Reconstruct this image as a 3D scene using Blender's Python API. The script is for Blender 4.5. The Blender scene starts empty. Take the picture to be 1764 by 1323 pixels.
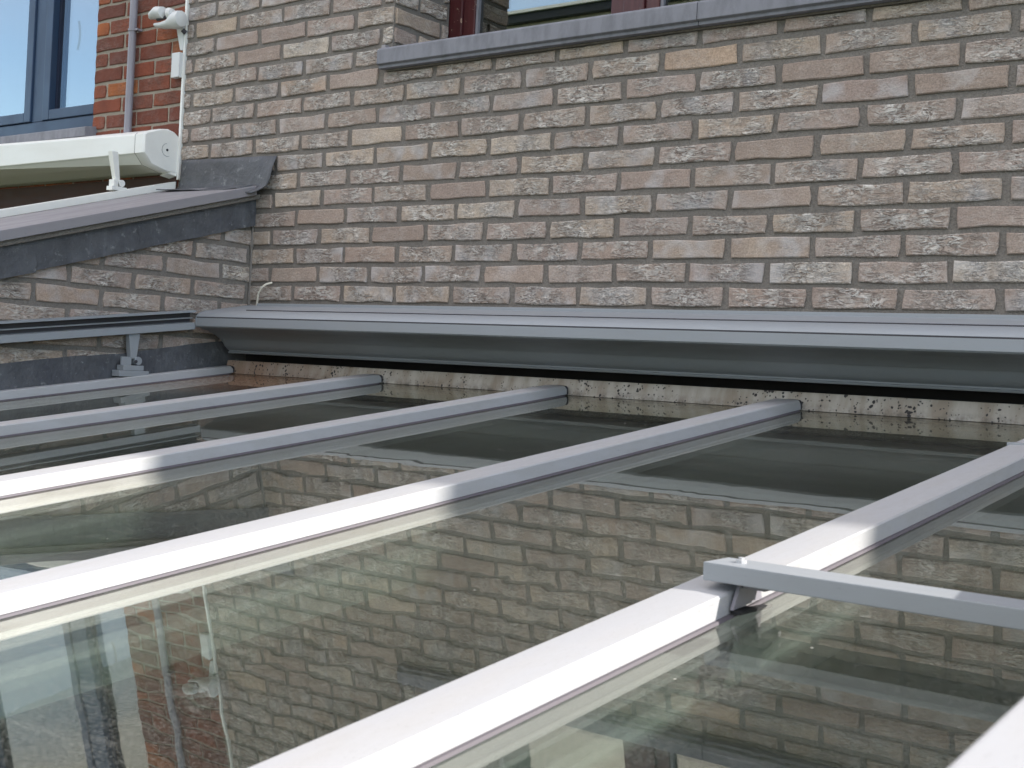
import bpy, bmesh, math, random
from mathutils import Vector, Matrix, noise
random.seed(7)
R = math.radians
SC = bpy.context.scene
COL = SC.collection

# ------------------------------------------------------------------ camera, sky, sun, exposure
cam_d = bpy.data.cameras.new('camera')
cam = bpy.data.objects.new('camera', cam_d); COL.objects.link(cam)
right = Vector((0.7946961, 0.6046420, 0.0535362))
up = Vector((-0.0482451, -0.0250014, 0.9985225))
fwd = Vector((-0.6050872, 0.7961049, -0.0093025))
CAM = Vector((3.05544, -2.84268, -0.1815))
m = Matrix((right, up, -fwd)).transposed().to_4x4(); m.translation = CAM
cam.matrix_world = m
cam_d.sensor_width = 36; cam_d.lens = 2223.5 / 1764 * 36
cam_d.clip_start = 0.02; cam_d.clip_end = 3000
cam_d.dof.use_dof = True; cam_d.dof.focus_distance = 3.1; cam_d.dof.aperture_fstop = 18
SC.camera = cam

SUN = Vector((1.0, 0.234, 0.60)).normalized()
el = math.asin(SUN.z); az = math.atan2(SUN.x, SUN.y)
w = bpy.data.worlds.new('World'); SC.world = w; w.use_nodes = True
nt = w.node_tree; nt.nodes.clear()
out = nt.nodes.new('ShaderNodeOutputWorld'); bg = nt.nodes.new('ShaderNodeBackground')
sky = nt.nodes.new('ShaderNodeTexSky'); sky.sky_type = 'NISHITA'; sky.sun_disc = False
sky.sun_elevation = el; sky.sun_rotation = az; sky.altitude = 10; sky.dust_density = 0.15; sky.ozone_density = 2.0
tc = nt.nodes.new('ShaderNodeTexCoord'); mp = nt.nodes.new('ShaderNodeMapping'); mp.inputs['Scale'].default_value = (1, 1, 2.0)
mp.inputs['Location'].default_value = (0.35, 0.2, 0.1)
nz = nt.nodes.new('ShaderNodeTexNoise'); nz.inputs['Scale'].default_value = 1.9; nz.inputs['Detail'].default_value = 6; nz.inputs['Roughness'].default_value = 0.55
cr = nt.nodes.new('ShaderNodeValToRGB'); cr.color_ramp.elements[0].position = 0.38; cr.color_ramp.elements[1].position = 0.58
mx = nt.nodes.new('ShaderNodeMix'); mx.data_type = 'RGBA'
nt.links.new(tc.outputs['Generated'], mp.inputs[0]); nt.links.new(mp.outputs[0], nz.inputs['Vector'])
nt.links.new(nz.outputs['Fac'], cr.inputs[0]); sepw = nt.nodes.new('ShaderNodeSeparateXYZ'); nt.links.new(tc.outputs['Generated'], sepw.inputs[0])
mrw = nt.nodes.new('ShaderNodeMapRange'); mrw.inputs[1].default_value = 0.20; mrw.inputs[2].default_value = 0.52; mrw.inputs[3].default_value = 0.10; nt.links.new(sepw.outputs[2], mrw.inputs[0])
mum = nt.nodes.new('ShaderNodeMath'); mum.operation = 'MULTIPLY'; nt.links.new(cr.outputs[0], mum.inputs[0]); nt.links.new(mrw.outputs[0], mum.inputs[1]); nt.links.new(mum.outputs[0], mx.inputs[0])
nt.links.new(sky.outputs[0], mx.inputs[6]); mx.inputs[7].default_value = (6.8, 6.2, 5.8, 1)
nt.links.new(mx.outputs[2], bg.inputs[0]); bg.inputs[1].default_value = 0.10
nt.links.new(bg.outputs[0], out.inputs[0])

sl = bpy.data.lights.new('sun', 'SUN'); sl.energy = 2.0; sl.angle = R(0.53); sl.color = (1, 0.95, 0.88)
so = bpy.data.objects.new('sun', sl); COL.objects.link(so)
so.rotation_euler = SUN.to_track_quat('Z', 'Y').to_euler(); so.location = (6, 2, 8)
SC.view_settings.view_transform = 'Standard'; SC.view_settings.look = 'None'
SC.view_settings.gamma = 1; SC.view_settings.use_curve_mapping = False
SC.view_settings.exposure = 2.0
SC.cycles.max_bounces = 10; SC.cycles.transparent_max_bounces = 24; SC.cycles.glossy_bounces = 5
SC.cycles.caustics_reflective = False; SC.cycles.caustics_refractive = False

# ------------------------------------------------------------------ materials
class NT:
    def __init__(s, name):
        s.m = bpy.data.materials.new(name); s.m.use_nodes = True; s.t = s.m.node_tree
        s.t.nodes.clear(); s.out = s.n('ShaderNodeOutputMaterial')
    def n(s, ty, **kw):
        x = s.t.nodes.new(ty)
        for k, v in kw.items(): setattr(x, k, v)
        return x
    def l(s, a, b): s.t.links.new(a, b)
    def coord(s, scale=(1, 1, 1), rnd=0, kind='Object'):
        c = s.n('ShaderNodeTexCoord'); mm = s.n('ShaderNodeMapping'); mm.inputs['Scale'].default_value = scale
        s.l(c.outputs[kind], mm.inputs[0])
        if rnd:
            oi = s.n('ShaderNodeObjectInfo'); mu = s.n('ShaderNodeMath', operation='MULTIPLY'); mu.inputs[1].default_value = rnd
            s.l(oi.outputs['Random'], mu.inputs[0]); cb = s.n('ShaderNodeCombineXYZ')
            s.l(mu.outputs[0], cb.inputs[0]); s.l(mu.outputs[0], cb.inputs[1]); s.l(mu.outputs[0], cb.inputs[2])
            s.l(cb.outputs[0], mm.inputs['Location'])
        return mm.outputs[0]
    def noise(s, vec, scale, detail=4, rough=0.55, dist=0.0):
        x = s.n('ShaderNodeTexNoise'); x.inputs['Scale'].default_value = scale; x.inputs['Detail'].default_value = detail
        x.inputs['Roughness'].default_value = rough; x.inputs['Distortion'].default_value = dist
        s.l(vec, x.inputs['Vector']); return x.outputs['Fac']
    def ramp(s, f, stops):
        x = s.n('ShaderNodeValToRGB'); e = x.color_ramp.elements
        while len(e) < len(stops): e.new(0.5)
        for i, (p, c) in enumerate(stops):
            e[i].position = p; e[i].color = (c if len(c) == 4 else (*c, 1)) if isinstance(c, tuple) else (c, c, c, 1)
        s.l(f, x.inputs[0]); return x.outputs[0]
    def mix(s, f, a, b, mode='MIX'):
        x = s.n('ShaderNodeMix', data_type='RGBA', blend_type=mode)
        for i, v in ((0, f), (6, a), (7, b)):
            if hasattr(v, 'node'): s.l(v, x.inputs[i])
            else: x.inputs[i].default_value = (v if i == 0 else (*v, 1))
        return x.outputs[2]
    def math(s, op, a, b=0.0):
        x = s.n('ShaderNodeMath', operation=op)
        for i, v in ((0, a), (1, b)):
            if hasattr(v, 'node'): s.l(v, x.inputs[i])
            else: x.inputs[i].default_value = v
        return x.outputs[0]
    def bsdf(s, col, rough=0.6, metal=0.0, bump=None, bs=0.3, bd=0.002, spec=0.5):
        b = s.n('ShaderNodeBsdfPrincipled')
        for k, v in (('Base Color', col), ('Roughness', rough), ('Metallic', metal), ('Specular IOR Level', spec)):
            if hasattr(v, 'node'): s.l(v, b.inputs[k])
            else: b.inputs[k].default_value = (*v, 1) if isinstance(v, tuple) else v
        if bump is not None:
            q = s.n('ShaderNodeBump'); q.inputs['Strength'].default_value = bs; q.inputs['Distance'].default_value = bd
            s.l(bump, q.inputs['Height']); s.l(q.outputs[0], b.inputs['Normal'])
        s.l(b.outputs[0], s.out.inputs[0]); return b

def brick_mat(name, stuff, tones, lime=0.6, crease=1.0):
    s = NT(name)
    if stuff:
        at = s.n('ShaderNodeAttribute', attribute_name='rnd'); rnd = at.outputs['Fac']
        vec0 = s.coord(); ad = s.n('ShaderNodeVectorMath', operation='ADD'); s.l(vec0, ad.inputs[0])
        mu = s.math('MULTIPLY', rnd, 31.0); cb = s.n('ShaderNodeCombineXYZ'); s.l(mu, cb.inputs[1]); s.l(cb.outputs[0], ad.inputs[1])
        vec = ad.outputs[0]
    else:
        oi = s.n('ShaderNodeObjectInfo'); rnd = oi.outputs['Random']; vec = s.coord(rnd=31.0)
    # second random number derived from the first
    r2 = s.math('FRACT', s.math('MULTIPLY', rnd, 17.31)); r3 = s.math('FRACT', s.math('MULTIPLY', rnd, 91.7))
    base = s.ramp(rnd, tones)
    blot = s.noise(vec, 9, 3, 0.5)
    base = s.mix(s.ramp(blot, [(0.35, 0.0), (0.7, 0.55)]), base, tuple(c * 0.74 for c in tones[len(tones) // 2][1]))
    base = s.mix(0.5, base, s.ramp(s.noise(vec, 260, 2, 0.7), [(0.3, 0.25), (0.7, 0.75)]), 'OVERLAY')
    # folded clay creases: distorted stretched waves
    mp2 = s.n('ShaderNodeMapping'); mp2.inputs['Scale'].default_value = (0.50, 1.0, 1.45); s.l(vec, mp2.inputs[0])
    rotn = s.n('ShaderNodeVectorRotate', rotation_type='Y_AXIS'); s.l(mp2.outputs[0], rotn.inputs['Vector'])
    s.l(s.math('MULTIPLY', s.math('SUBTRACT', r2, 0.5), 1.3), rotn.inputs['Angle'])
    mg = s.n('ShaderNodeTexNoise'); s.l(s.math('ADD', 30.0, s.math('MULTIPLY', r3, 38.0)), mg.inputs['Scale']); mg.inputs['Detail'].default_value = 4
    mg.inputs['Roughness'].default_value = 0.6; s.l(s.math('ADD', 0.7, s.math('MULTIPLY', r2, 1.6)), mg.inputs['Distortion'])
    s.l(rotn.outputs[0], mg.inputs['Vector'])
    rid = s.math('ABSOLUTE', s.math('SUBTRACT', mg.outputs['Fac'], 0.5))   # ridged
    ridge = s.ramp(rid, [(0.0, 0.0), (0.020, 0.40), (0.06, 1.0)])
    # where the creasing happens on each brick: mostly its middle
    zone = s.ramp(s.noise(vec, 12, 3, 0.6), [(0.34, 0.05), (0.56, 1.0)])
    if not stuff:
        c0 = s.n('ShaderNodeTexCoord'); sx = s.n('ShaderNodeSeparateXYZ'); s.l(c0.outputs['Object'], sx.inputs[0])
        ex = s.math('ADD', s.math('ABSOLUTE', sx.outputs[0]), s.math('MULTIPLY', s.noise(vec, 22, 3), 0.05))
        mrx = s.n('ShaderNodeMapRange'); mrx.inputs[1].default_value = 0.118; mrx.inputs[2].default_value = 0.075; s.l(ex, mrx.inputs[0])
        zone = s.math('MULTIPLY', zone, s.math('ADD', 0.25, s.math('MULTIPLY', mrx.outputs[0], 0.75)))
    zone = s.math('MULTIPLY', zone, s.ramp(s.math('FRACT', s.math('MULTIPLY', rnd, 43.1)), [(0.10, 0.15), (0.45, 1.0)]))
    fn = s.n('ShaderNodeTexNoise'); s.l(rotn.outputs[0], fn.inputs['Vector']); fn.inputs['Detail'].default_value = 5; fn.inputs['Roughness'].default_value = 0.62
    s.l(s.math('ADD', 44.0, s.math('MULTIPLY', r2, 30.0)), fn.inputs['Scale']); fn.inputs['Distortion'].default_value = 1.2
    crest = s.ramp(s.math('ABSOLUTE', s.math('SUBTRACT', fn.outputs['Fac'], 0.52)), [(0.0, 1.0), (0.040, 0.75), (0.085, 0.0)])
    limef = s.math('MULTIPLY', zone, s.math('MULTIPLY', crest, s.ramp(s.noise(vec, 30, 3, 0.6), [(0.35, 0.25), (0.60, 1.0)])))
    base = s.mix(s.math('MULTIPLY', s.math('MULTIPLY', zone, lime), 0.40), base, (0.60, 0.535, 0.475))
    dark = s.math('MULTIPLY', s.math('MULTIPLY', s.math('SUBTRACT', 1.0, ridge), zone), 0.85 * crease)
    base = s.mix(dark, base, (0.150, 0.115, 0.095))
    base = s.mix(s.math('MULTIPLY', limef, lime*1.5), base, (0.80, 0.76, 0.70))
    # pale bloom on some bricks
    bl = s.math('MULTIPLY', s.ramp(s.noise(vec, 13, 2, 0.5), [(0.48, 0.0), (0.68, 0.75)]), s.ramp(r2, [(0.45, 0.0), (0.75, lime)]))
    base = s.mix(bl, base, (0.53, 0.53, 0.54))
    h = s.math('ADD', s.math('MULTIPLY', s.math('MULTIPLY', s.math('ADD', ridge, crest), zone), 0.5 * crease), s.math('MULTIPLY', s.noise(vec, 190, 4, 0.65), 0.45))
    h = s.math('ADD', h, s.math('MULTIPLY', s.noise(vec, 24, 2), 0.8))
    s.bsdf(base, 0.92, bump=h, bs=1.0, bd=0.0048, spec=0.2)
    return s.m

GREY_T = [(0.0, (0.300, 0.232, 0.190)), (0.16, (0.375, 0.300, 0.245)), (0.30, (0.330, 0.255, 0.215)), (0.46, (0.430, 0.345, 0.262)), (0.60, (0.350, 0.272, 0.232)), (0.74, (0.400, 0.325, 0.275)), (0.86, (0.320, 0.246, 0.210)), (0.93, (0.450, 0.330, 0.240)), (0.97, (0.530, 0.455, 0.370))]
RED_T = [(0.0, (0.180, 0.055, 0.035)), (0.3, (0.250, 0.075, 0.042)), (0.55, (0.140, 0.050, 0.036)), (0.8, (0.290, 0.085, 0.042)), (0.93, (0.400, 0.135, 0.045))]
M_brick = brick_mat('grey_handmade_brick', False, GREY_T)
M_brick_s = brick_mat('grey_handmade_brick_mass', True, GREY_T)
M_red = brick_mat('red_brick', False, RED_T, lime=0.05, crease=0.45)
M_red_s = brick_mat('red_brick_mass', True, RED_T, lime=0.05, crease=0.45)

def mortar(name, c):
    s = NT(name); v = s.coord()
    f = s.noise(v, 240, 3, 0.7); g = s.noise(v, 7, 3)
    col = s.mix(s.ramp(f, [(0.3, 0.0), (0.7, 1.0)]), tuple(x * 0.72 for x in c), tuple(min(1, x * 1.22) for x in c))
    col = s.mix(s.ramp(g, [(0.35, 0.0), (0.75, 0.5)]), col, tuple(x * 0.7 for x in c))
    s.bsdf(col, 0.95, bump=s.math('ADD', f, s.math('MULTIPLY', s.noise(v, 60, 3), 1.5)), bs=0.7, bd=0.003, spec=0.15); return s.m
M_mortar = mortar('grey_sand_mortar', (0.200, 0.182, 0.162))
M_mortar_r = mortar('pale_mortar', (0.33, 0.29, 0.235))

def paint(name, c, rough=0.42, metal=0.0, dirt=0.25, dcol=(0.3, 0.28, 0.25), streak=(1, 1, 1), spec=0.5):
    s = NT(name); v = s.coord(streak)
    f = s.ramp(s.noise(v, 6, 6, 0.62), [(0.42, 0.0), (0.8, 1.0)]); fs = s.ramp(s.noise(v, 130, 2, 0.7), [(0.62, 0.0), (0.72, 1.0)])
    col = s.mix(s.math('MULTIPLY', f, dirt), c, dcol)
    col = s.mix(s.math('MULTIPLY', fs, dirt * 0.5), col, tuple(x * 0.55 for x in dcol))
    ro = s.math('ADD', s.math('MULTIPLY', f, 0.25), rough)
    s.bsdf(col, ro, metal, bump=s.noise(v, 420, 2), bs=0.05, bd=0.0006, spec=spec); return s.m
M_alu = paint('grey_powder_coat', (0.450, 0.455, 0.468), 0.42, 0.2, 0.55, (0.34, 0.325, 0.30), (4, 1.2, 4))
M_awn = paint('awning_grey_coat', (0.278, 0.300, 0.322), 0.46, 0.1, 0.35, (0.25, 0.25, 0.235), (0.8, 3, 3))
M_wht = paint('white_coat', (0.74, 0.74, 0.70), 0.35, 0, 0.16, (0.45, 0.42, 0.36), (0.5, 2, 2))
M_plast = paint('white_plastic', (0.60, 0.61, 0.60), 0.45, 0, 0.22, (0.35, 0.36, 0.33))
M_dark = paint('dark_rubber', (0.035, 0.033, 0.040), 0.6, 0, 0.4, (0.10, 0.095, 0.10))
M_gask = paint('grey_gasket', (0.10, 0.088, 0.10), 0.6, 0, 0.4, (0.17, 0.16, 0.16))
M_black = paint('matte_black', (0.012, 0.012, 0.014), 0.8, 0, 0.1, (0.03, 0.028, 0.025))
M_blue = paint('blue_grey_frame', (0.036, 0.062, 0.112), 0.35, 0, 0.10, (0.12, 0.13, 0.15), (2, 2, 1), 0.2)
M_bluedk = paint('dark_blue_seal', (0.012, 0.02, 0.045), 0.5, 0, 0.1, (0.03, 0.03, 0.04))
M_pipe = paint('grey_pipe', (0.24, 0.23, 0.26), 0.45, 0, 0.3, (0.16, 0.15, 0.15))
M_stone = paint('bluestone', (0.215, 0.217, 0.240), 0.70, 0, 0.75, (0.12, 0.122, 0.135), (5, 5, 2.0), 0.3)
M_zinc = paint('zinc_coping', (0.275, 0.262, 0.275), 0.50, 0.15, 0.35, (0.19, 0.18, 0.20), (3, 0.6, 1), 0.4)
M_cream = paint('cream_render', (0.62, 0.58, 0.50), 0.9, 0, 0.2, (0.45, 0.42, 0.36))
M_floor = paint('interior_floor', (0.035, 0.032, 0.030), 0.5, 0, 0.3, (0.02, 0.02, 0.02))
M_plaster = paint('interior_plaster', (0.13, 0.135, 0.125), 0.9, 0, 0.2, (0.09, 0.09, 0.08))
M_roofing = paint('dark_roofing', (0.05, 0.052, 0.058), 0.8, 0, 0.3, (0.09, 0.09, 0.09))
M_cable = paint('cream_cable', (0.66, 0.62, 0.52), 0.5, 0, 0.15, (0.4, 0.36, 0.3))

M_dkbrown = paint('dark_brown', (0.045, 0.022, 0.018), 0.8, 0, 0.5, (0.10, 0.05, 0.035), (3, 3, 9))
def lead_mat():
    s = NT('weathered_lead'); v = s.coord((14, 14, 2.0)); v2 = s.coord()
    f = s.noise(v, 2.2, 6, 0.7); g = s.noise(v2, 14, 5, 0.65); k = s.noise(v2, 90, 3, 0.7)
    col = s.mix(s.ramp(g, [(0.3, 0.0), (0.75, 1.0)]), (0.052, 0.054, 0.060), (0.105, 0.110, 0.120))
    col = s.mix(s.ramp(f, [(0.56, 0.0), (0.80, 0.40)]), col, (0.22, 0.235, 0.26))
    col = s.mix(s.ramp(s.noise(v2, 5, 6, 0.7), [(0.50, 0.0), (0.66, 0.6)]), col, (0.045, 0.048, 0.060))
    col = s.mix(s.ramp(s.noise(v2, 33, 5, 0.7), [(0.60, 0.0), (0.70, 0.5)]), col, (0.30, 0.31, 0.31))
    col = s.mix(s.ramp(k, [(0.66, 0.0), (0.76, 0.5)]), col, (0.33, 0.35, 0.37))
    s.bsdf(col, s.ramp(g, [(0.3, 0.55), (0.7, 0.75)]), 0.0, bump=s.math('ADD', s.math('MULTIPLY', s.noise(v2, 18, 3), 3.0), k), bs=0.6, bd=0.004); return s.m
M_lead = lead_mat()

def strip_mat():
    s = NT('mouldy_white_strip'); v = s.coord()
    vo = s.n('ShaderNodeTexVoronoi'); vo.inputs['Scale'].default_value = 110; vo.inputs['Randomness'].default_value = 1
    wv = s.n('ShaderNodeVectorMath', operation='ADD'); nn = s.n('ShaderNodeTexNoise'); nn.inputs['Scale'].default_value = 90
    s.l(v, nn.inputs['Vector']); sc = s.n('ShaderNodeVectorMath', operation='SCALE'); sc.inputs['Scale'].default_value = 0.008
    s.l(nn.outputs['Color'], sc.inputs[0]); s.l(v, wv.inputs[0]); s.l(sc.outputs[0], wv.inputs[1]); s.l(wv.outputs[0], vo.inputs['Vector'])
    size = s.math('MULTIPLY', s.ramp(s.noise(v, 6, 3), [(0.34, 0.0), (0.55, 1.0)]), 0.42)
    lim = s.math('MULTIPLY', size, s.ramp(s.noise(v, 60, 1), [(0.34, 0.0), (0.66, 1.0)])); spm = s.n('ShaderNodeMapRange'); spm.inputs[1].default_value = 0.11; spm.inputs[2].default_value = -0.05; s.l(s.math('SUBTRACT', vo.outputs['Distance'], lim), spm.inputs[0]); spot = s.math('MULTIPLY', spm.outputs[0], s.math('GREATER_THAN', lim, 0.02))
    sep = s.n('ShaderNodeSeparateXYZ'); s.l(v, sep.inputs[0])
    c = s.mix(s.ramp(s.noise(s.coord((6, 6, 0.6)), 4, 4), [(0.36, 0.0), (0.62, 0.9)]), (0.50, 0.465, 0.415), (0.30, 0.245, 0.185))
    mr = s.n('ShaderNodeMapRange'); mr.inputs[1].default_value = 0.02; mr.inputs[2].default_value = 0.0; s.l(sep.outputs[2], mr.inputs[0])
    edge = s.math('MULTIPLY', mr.outputs[0], s.ramp(s.noise(v, 40, 4, 0.7), [(0.4, 0.0), (0.65, 1.0)]))
    c = s.mix(s.math('MULTIPLY', edge, 0.95), c, (0.12, 0.10, 0.08))
    # rust wash in the left corner
    m2 = s.n('ShaderNodeMapRange'); m2.inputs[1].default_value = 0.62; m2.inputs[2].default_value = 0.05; s.l(sep.outputs[0], m2.inputs[0])
    c = s.mix(s.math('MULTIPLY', m2.outputs[0], s.ramp(s.noise(v, 9, 4), [(0.3, 0.25), (0.65, 0.9)])), c, (0.33, 0.20, 0.135))
    c = s.mix(spot, c, (0.020, 0.018, 0.020))
    s.bsdf(c, 0.6, bump=s.noise(v, 120, 3), bs=0.2, bd=0.001); return s.m
M_strip = strip_mat()

def wood_mat():
    s = NT('maroon_painted_wood'); v = s.coord((1, 1, 1))
    g = s.noise(s.coord((30, 30, 2)), 3, 5, 0.7); ch = s.noise(v, 34, 5, 0.7, 0.6)
    c = s.mix(s.ramp(g, [(0.3, 0.0), (0.8, 1.0)]), (0.045, 0.008, 0.010), (0.085, 0.020, 0.020))
    c = s.mix(s.ramp(ch, [(0.63, 0.0), (0.66, 1.0)]), c, (0.33, 0.24, 0.18))
    s.bsdf(c, 0.35, bump=s.math('ADD', g, ch), bs=0.3, bd=0.002); return s.m
M_wood = wood_mat()

def glass_mat(name, tint, dust=0.0, wave=0.0, rough=0.0, extra=0.0):
    s = NT(name); v = s.coord()
    lw = s.n('ShaderNodeLayerWeight'); lw.inputs['Blend'].default_value = 0.5
    tr = s.n('ShaderNodeBsdfTransparent'); tr.inputs[0].default_value = (*tint, 1)
    gl = s.n('ShaderNodeBsdfGlossy'); gl.inputs['Roughness'].default_value = rough; gl.inputs[0].default_value = (0.96, 0.95, 0.87, 1)
    f5 = s.math('POWER', lw.outputs['Facing'], 5.0)
    fr = s.math('ADD', s.math('MULTIPLY', f5, 0.96), 0.04 + extra)
    if wave:
        b = s.n('ShaderNodeBump'); b.inputs['Strength'].default_value = 1.0; b.inputs['Distance'].default_value = wave
        zone = s.ramp(s.noise(s.coord((1, 1, 1)), 1.1, 2), [(0.40, 0.12), (0.66, 1.0)])
        hh = s.math('MULTIPLY', s.noise(s.coord((1, 0.55, 1)), 5.5, 2, 0.5, 0.6), zone)
        s.l(hh, b.inputs['Height'])
        s.l(b.outputs[0], gl.inputs['Normal'])
    mx = s.n('ShaderNodeMixShader'); s.l(fr, mx.inputs[0]); s.l(tr.outputs[0], mx.inputs[1]); s.l(gl.outputs[0], mx.inputs[2])
    res = mx.outputs[0]
    if dust:
        df = s.n('ShaderNodeBsdfDiffuse')
        sep = s.n('ShaderNodeSeparateXYZ'); s.l(v, sep.inputs[0])
        # reddish brown leaf dirt washed into the top left corner of the roof
        ax = s.n('ShaderNodeMapRange'); ax.inputs[1].default_value = 0.50; ax.inputs[2].default_value = 0.10; s.l(sep.outputs[0], ax.inputs[0])
        ay = s.n('ShaderNodeMapRange'); ay.inputs[1].default_value = -0.60; ay.inputs[2].default_value = -0.15; s.l(sep.outputs[1], ay.inputs[0])
        corner = s.math('MULTIPLY', s.math('MULTIPLY', ax.outputs[0], ay.outputs[0]), s.ramp(s.noise(v, 70, 4, 0.7), [(0.36, 0.15), (0.60, 1.0)]))
        col = s.mix(s.math('MINIMUM', s.math('MULTIPLY', corner, 4.0), 1.0), (0.42, 0.42, 0.38), (0.26, 0.155, 0.105))
        s.l(col, df.inputs[0])
        d1 = s.ramp(s.noise(v, 2.1, 4, 0.6), [(0.35, 0.35), (0.70, 1.0)])
        gr = s.ramp(s.noise(v, 330, 3, 0.8), [(0.46, 0.06), (0.66, 1.0)])
        sm = s.ramp(s.noise(s.coord((1.0, 3.2, 1)), 9, 5, 0.65, 1.5), [(0.60, 0.0), (0.72, 0.9)])
        vo = s.n('ShaderNodeTexVoronoi'); vo.inputs['Scale'].default_value = 30; s.l(v, vo.inputs['Vector'])
        drop = s.math('MULTIPLY', s.math('LESS_THAN', vo.outputs['Distance'], s.math('MULTIPLY', s.ramp(s.noise(v, 3, 2), [(0.45, 0.0), (0.7, 1.0)]), 0.075)), 0.7)
        dd = s.math('ADD', s.math('MULTIPLY', s.math('MULTIPLY', d1, gr), dust), s.math('MULTIPLY', sm, dust * 0.45))
        dd = s.math('MAXIMUM', s.math('ADD', dd, s.math('MULTIPLY', corner, 0.75)), drop)
        mx2 = s.n('ShaderNodeMixShader'); s.l(dd, mx2.inputs[0]); s.l(res, mx2.inputs[1]); s.l(df.outputs[0], mx2.inputs[2]); res = mx2.outputs[0]
    s.l(res, s.out.inputs[0]); return s.m
M_glass = glass_mat('roof_glass', (0.84, 0.88, 0.86), wave=0.0003, extra=0.06)
M_glass_d = glass_mat('roof_glass_dusty', (0.84, 0.88, 0.86), dust=0.19, wave=0.0006, extra=0.10)
M_win = glass_mat('window_glass', (0.55, 0.60, 0.60), extra=0.22)
M_win2 = glass_mat('window_glass_coated', (0.30, 0.34, 0.38), extra=0.14)
def grass_mat():
    s = NT('garden_grass'); v = s.coord(); s.bsdf(s.mix(s.noise(v, 3, 5), (0.03, 0.06, 0.02), (0.07, 0.11, 0.035)), 0.9, bump=s.noise(v, 60, 4), bs=0.8, bd=0.03); return s.m
M_grass = grass_mat()

# ------------------------------------------------------------------ mesh helpers
ORI = {}
class MB:
    def __init__(s): s.v = []; s.f = []; s.mi = []; s.rnd = None
    def add(s, vs, fs, mi=0):
        b = len(s.v); s.v += [tuple(p) for p in vs]; s.f += [tuple(b + i for i in q) for q in fs]; s.mi += [mi] * len(fs); return s
    def box(s, a, b, mi=0):
        (x0, y0, z0), (x1, y1, z1) = a, b
        return s.add([(x0,y0,z0),(x1,y0,z0),(x1,y1,z0),(x0,y1,z0),(x0,y0,z1),(x1,y0,z1),(x1,y1,z1),(x0,y1,z1)],
                     [(0,3,2,1),(4,5,6,7),(0,1,5,4),(1,2,6,5),(2,3,7,6),(3,0,4,7)], mi)
    def loft(s, rings, close=True, cap=True, mi=0):
        n = len(rings[0]); vs = [p for r in rings for p in r]; fs = []
        for i in range(len(rings) - 1):
            for j in range(n if close else n - 1):
                k = (j + 1) % n; fs.append((i*n+j, i*n+k, (i+1)*n+k, (i+1)*n+j))
        if cap: fs.append(tuple(range(n))[::-1]); fs.append(tuple((len(rings)-1)*n + i for i in range(n)))
        return s.add(vs, fs, mi)
    def tube(s, pts, r, n=10):
        rings = []
        for i, p in enumerate(pts):
            p = Vector(p); d = (Vector(pts[min(i+1, len(pts)-1)]) - Vector(pts[max(i-1, 0)])).normalized()
            a = d.cross(Vector((0.31, 0.17, 0.93))).normalized(); b = d.cross(a)
            rr = r[i] if isinstance(r, (list, tuple)) else r
            rings.append([p + a * math.cos(t*2*math.pi/n) * rr + b * math.sin(t*2*math.pi/n) * rr for t in range(n)])
        return s.loft(rings)

def link(name, me, parent=None, loc=(0, 0, 0)):
    o = bpy.data.objects.new(name, me); COL.objects.link(o); loc = Vector(loc); ORI[o.name] = loc
    if parent: o.parent = parent; o.location = loc - ORI[parent.name]
    else: o.location = loc
    return o
def build(name, mb, mats, parent=None, loc=(0, 0, 0), bevel=0.0, smooth=False, seg=2):
    loc = Vector(loc); me = bpy.data.meshes.new(name)
    me.from_pydata([tuple(Vector(p) - loc) for p in mb.v], [], mb.f)
    if not isinstance(mats, (list, tuple)): mats = [mats]
    for q in mats: me.materials.append(q)
    for p, i in zip(me.polygons, mb.mi): p.material_index = i
    bm = bmesh.new(); bm.from_mesh(me)
    bmesh.ops.recalc_face_normals(bm, faces=bm.faces)
    if bevel:
        ed = [e for e in bm.edges if e.is_manifold and e.calc_face_angle(0) > 0.5]
        bmesh.ops.bevel(bm, geom=ed, offset=bevel, segments=seg, affect='EDGES', profile=0.6, clamp_overlap=True)
    bm.to_mesh(me); bm.free()
    if smooth:
        for p in me.polygons: p.use_smooth = True
        me.set_sharp_from_angle(angle=R(38))
    if mb.rnd is not None:
        at = me.attributes.new('rnd', 'FLOAT', 'FACE'); at.data.foreach_set('value', mb.rnd)
    return link(name, me, parent, loc)
def thing(name, label, cat, loc, group=None):
    o = bpy.data.objects.new(name, None); COL.objects.link(o); o.location = loc; ORI[o.name] = Vector(loc)
    o.empty_display_size = 0.1; o['label'] = label; o['category'] = cat
    if group: o['group'] = group
    return o
def tag(o, label, cat, group=None):
    o['label'] = label; o['category'] = cat
    if group: o['group'] = group
    return o
def struct(o): o['kind'] = 'structure'; return o

# ------------------------------------------------------------------ ground, room below the roof
g = MB(); g.add([(-1500,-1500,-2.9),(1500,-1500,-2.9),(1500,1500,-2.9),(-1500,1500,-2.9)], [(0,1,2,3)])
struct(build('ground', g, M_grass))
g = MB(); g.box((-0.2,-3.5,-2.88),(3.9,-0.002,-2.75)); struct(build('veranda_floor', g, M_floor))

Z0 = -0.221; T = math.tan(R(7.2))
def G(x, y, h=0.0): return (x, y, Z0 + T * y + h)

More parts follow.
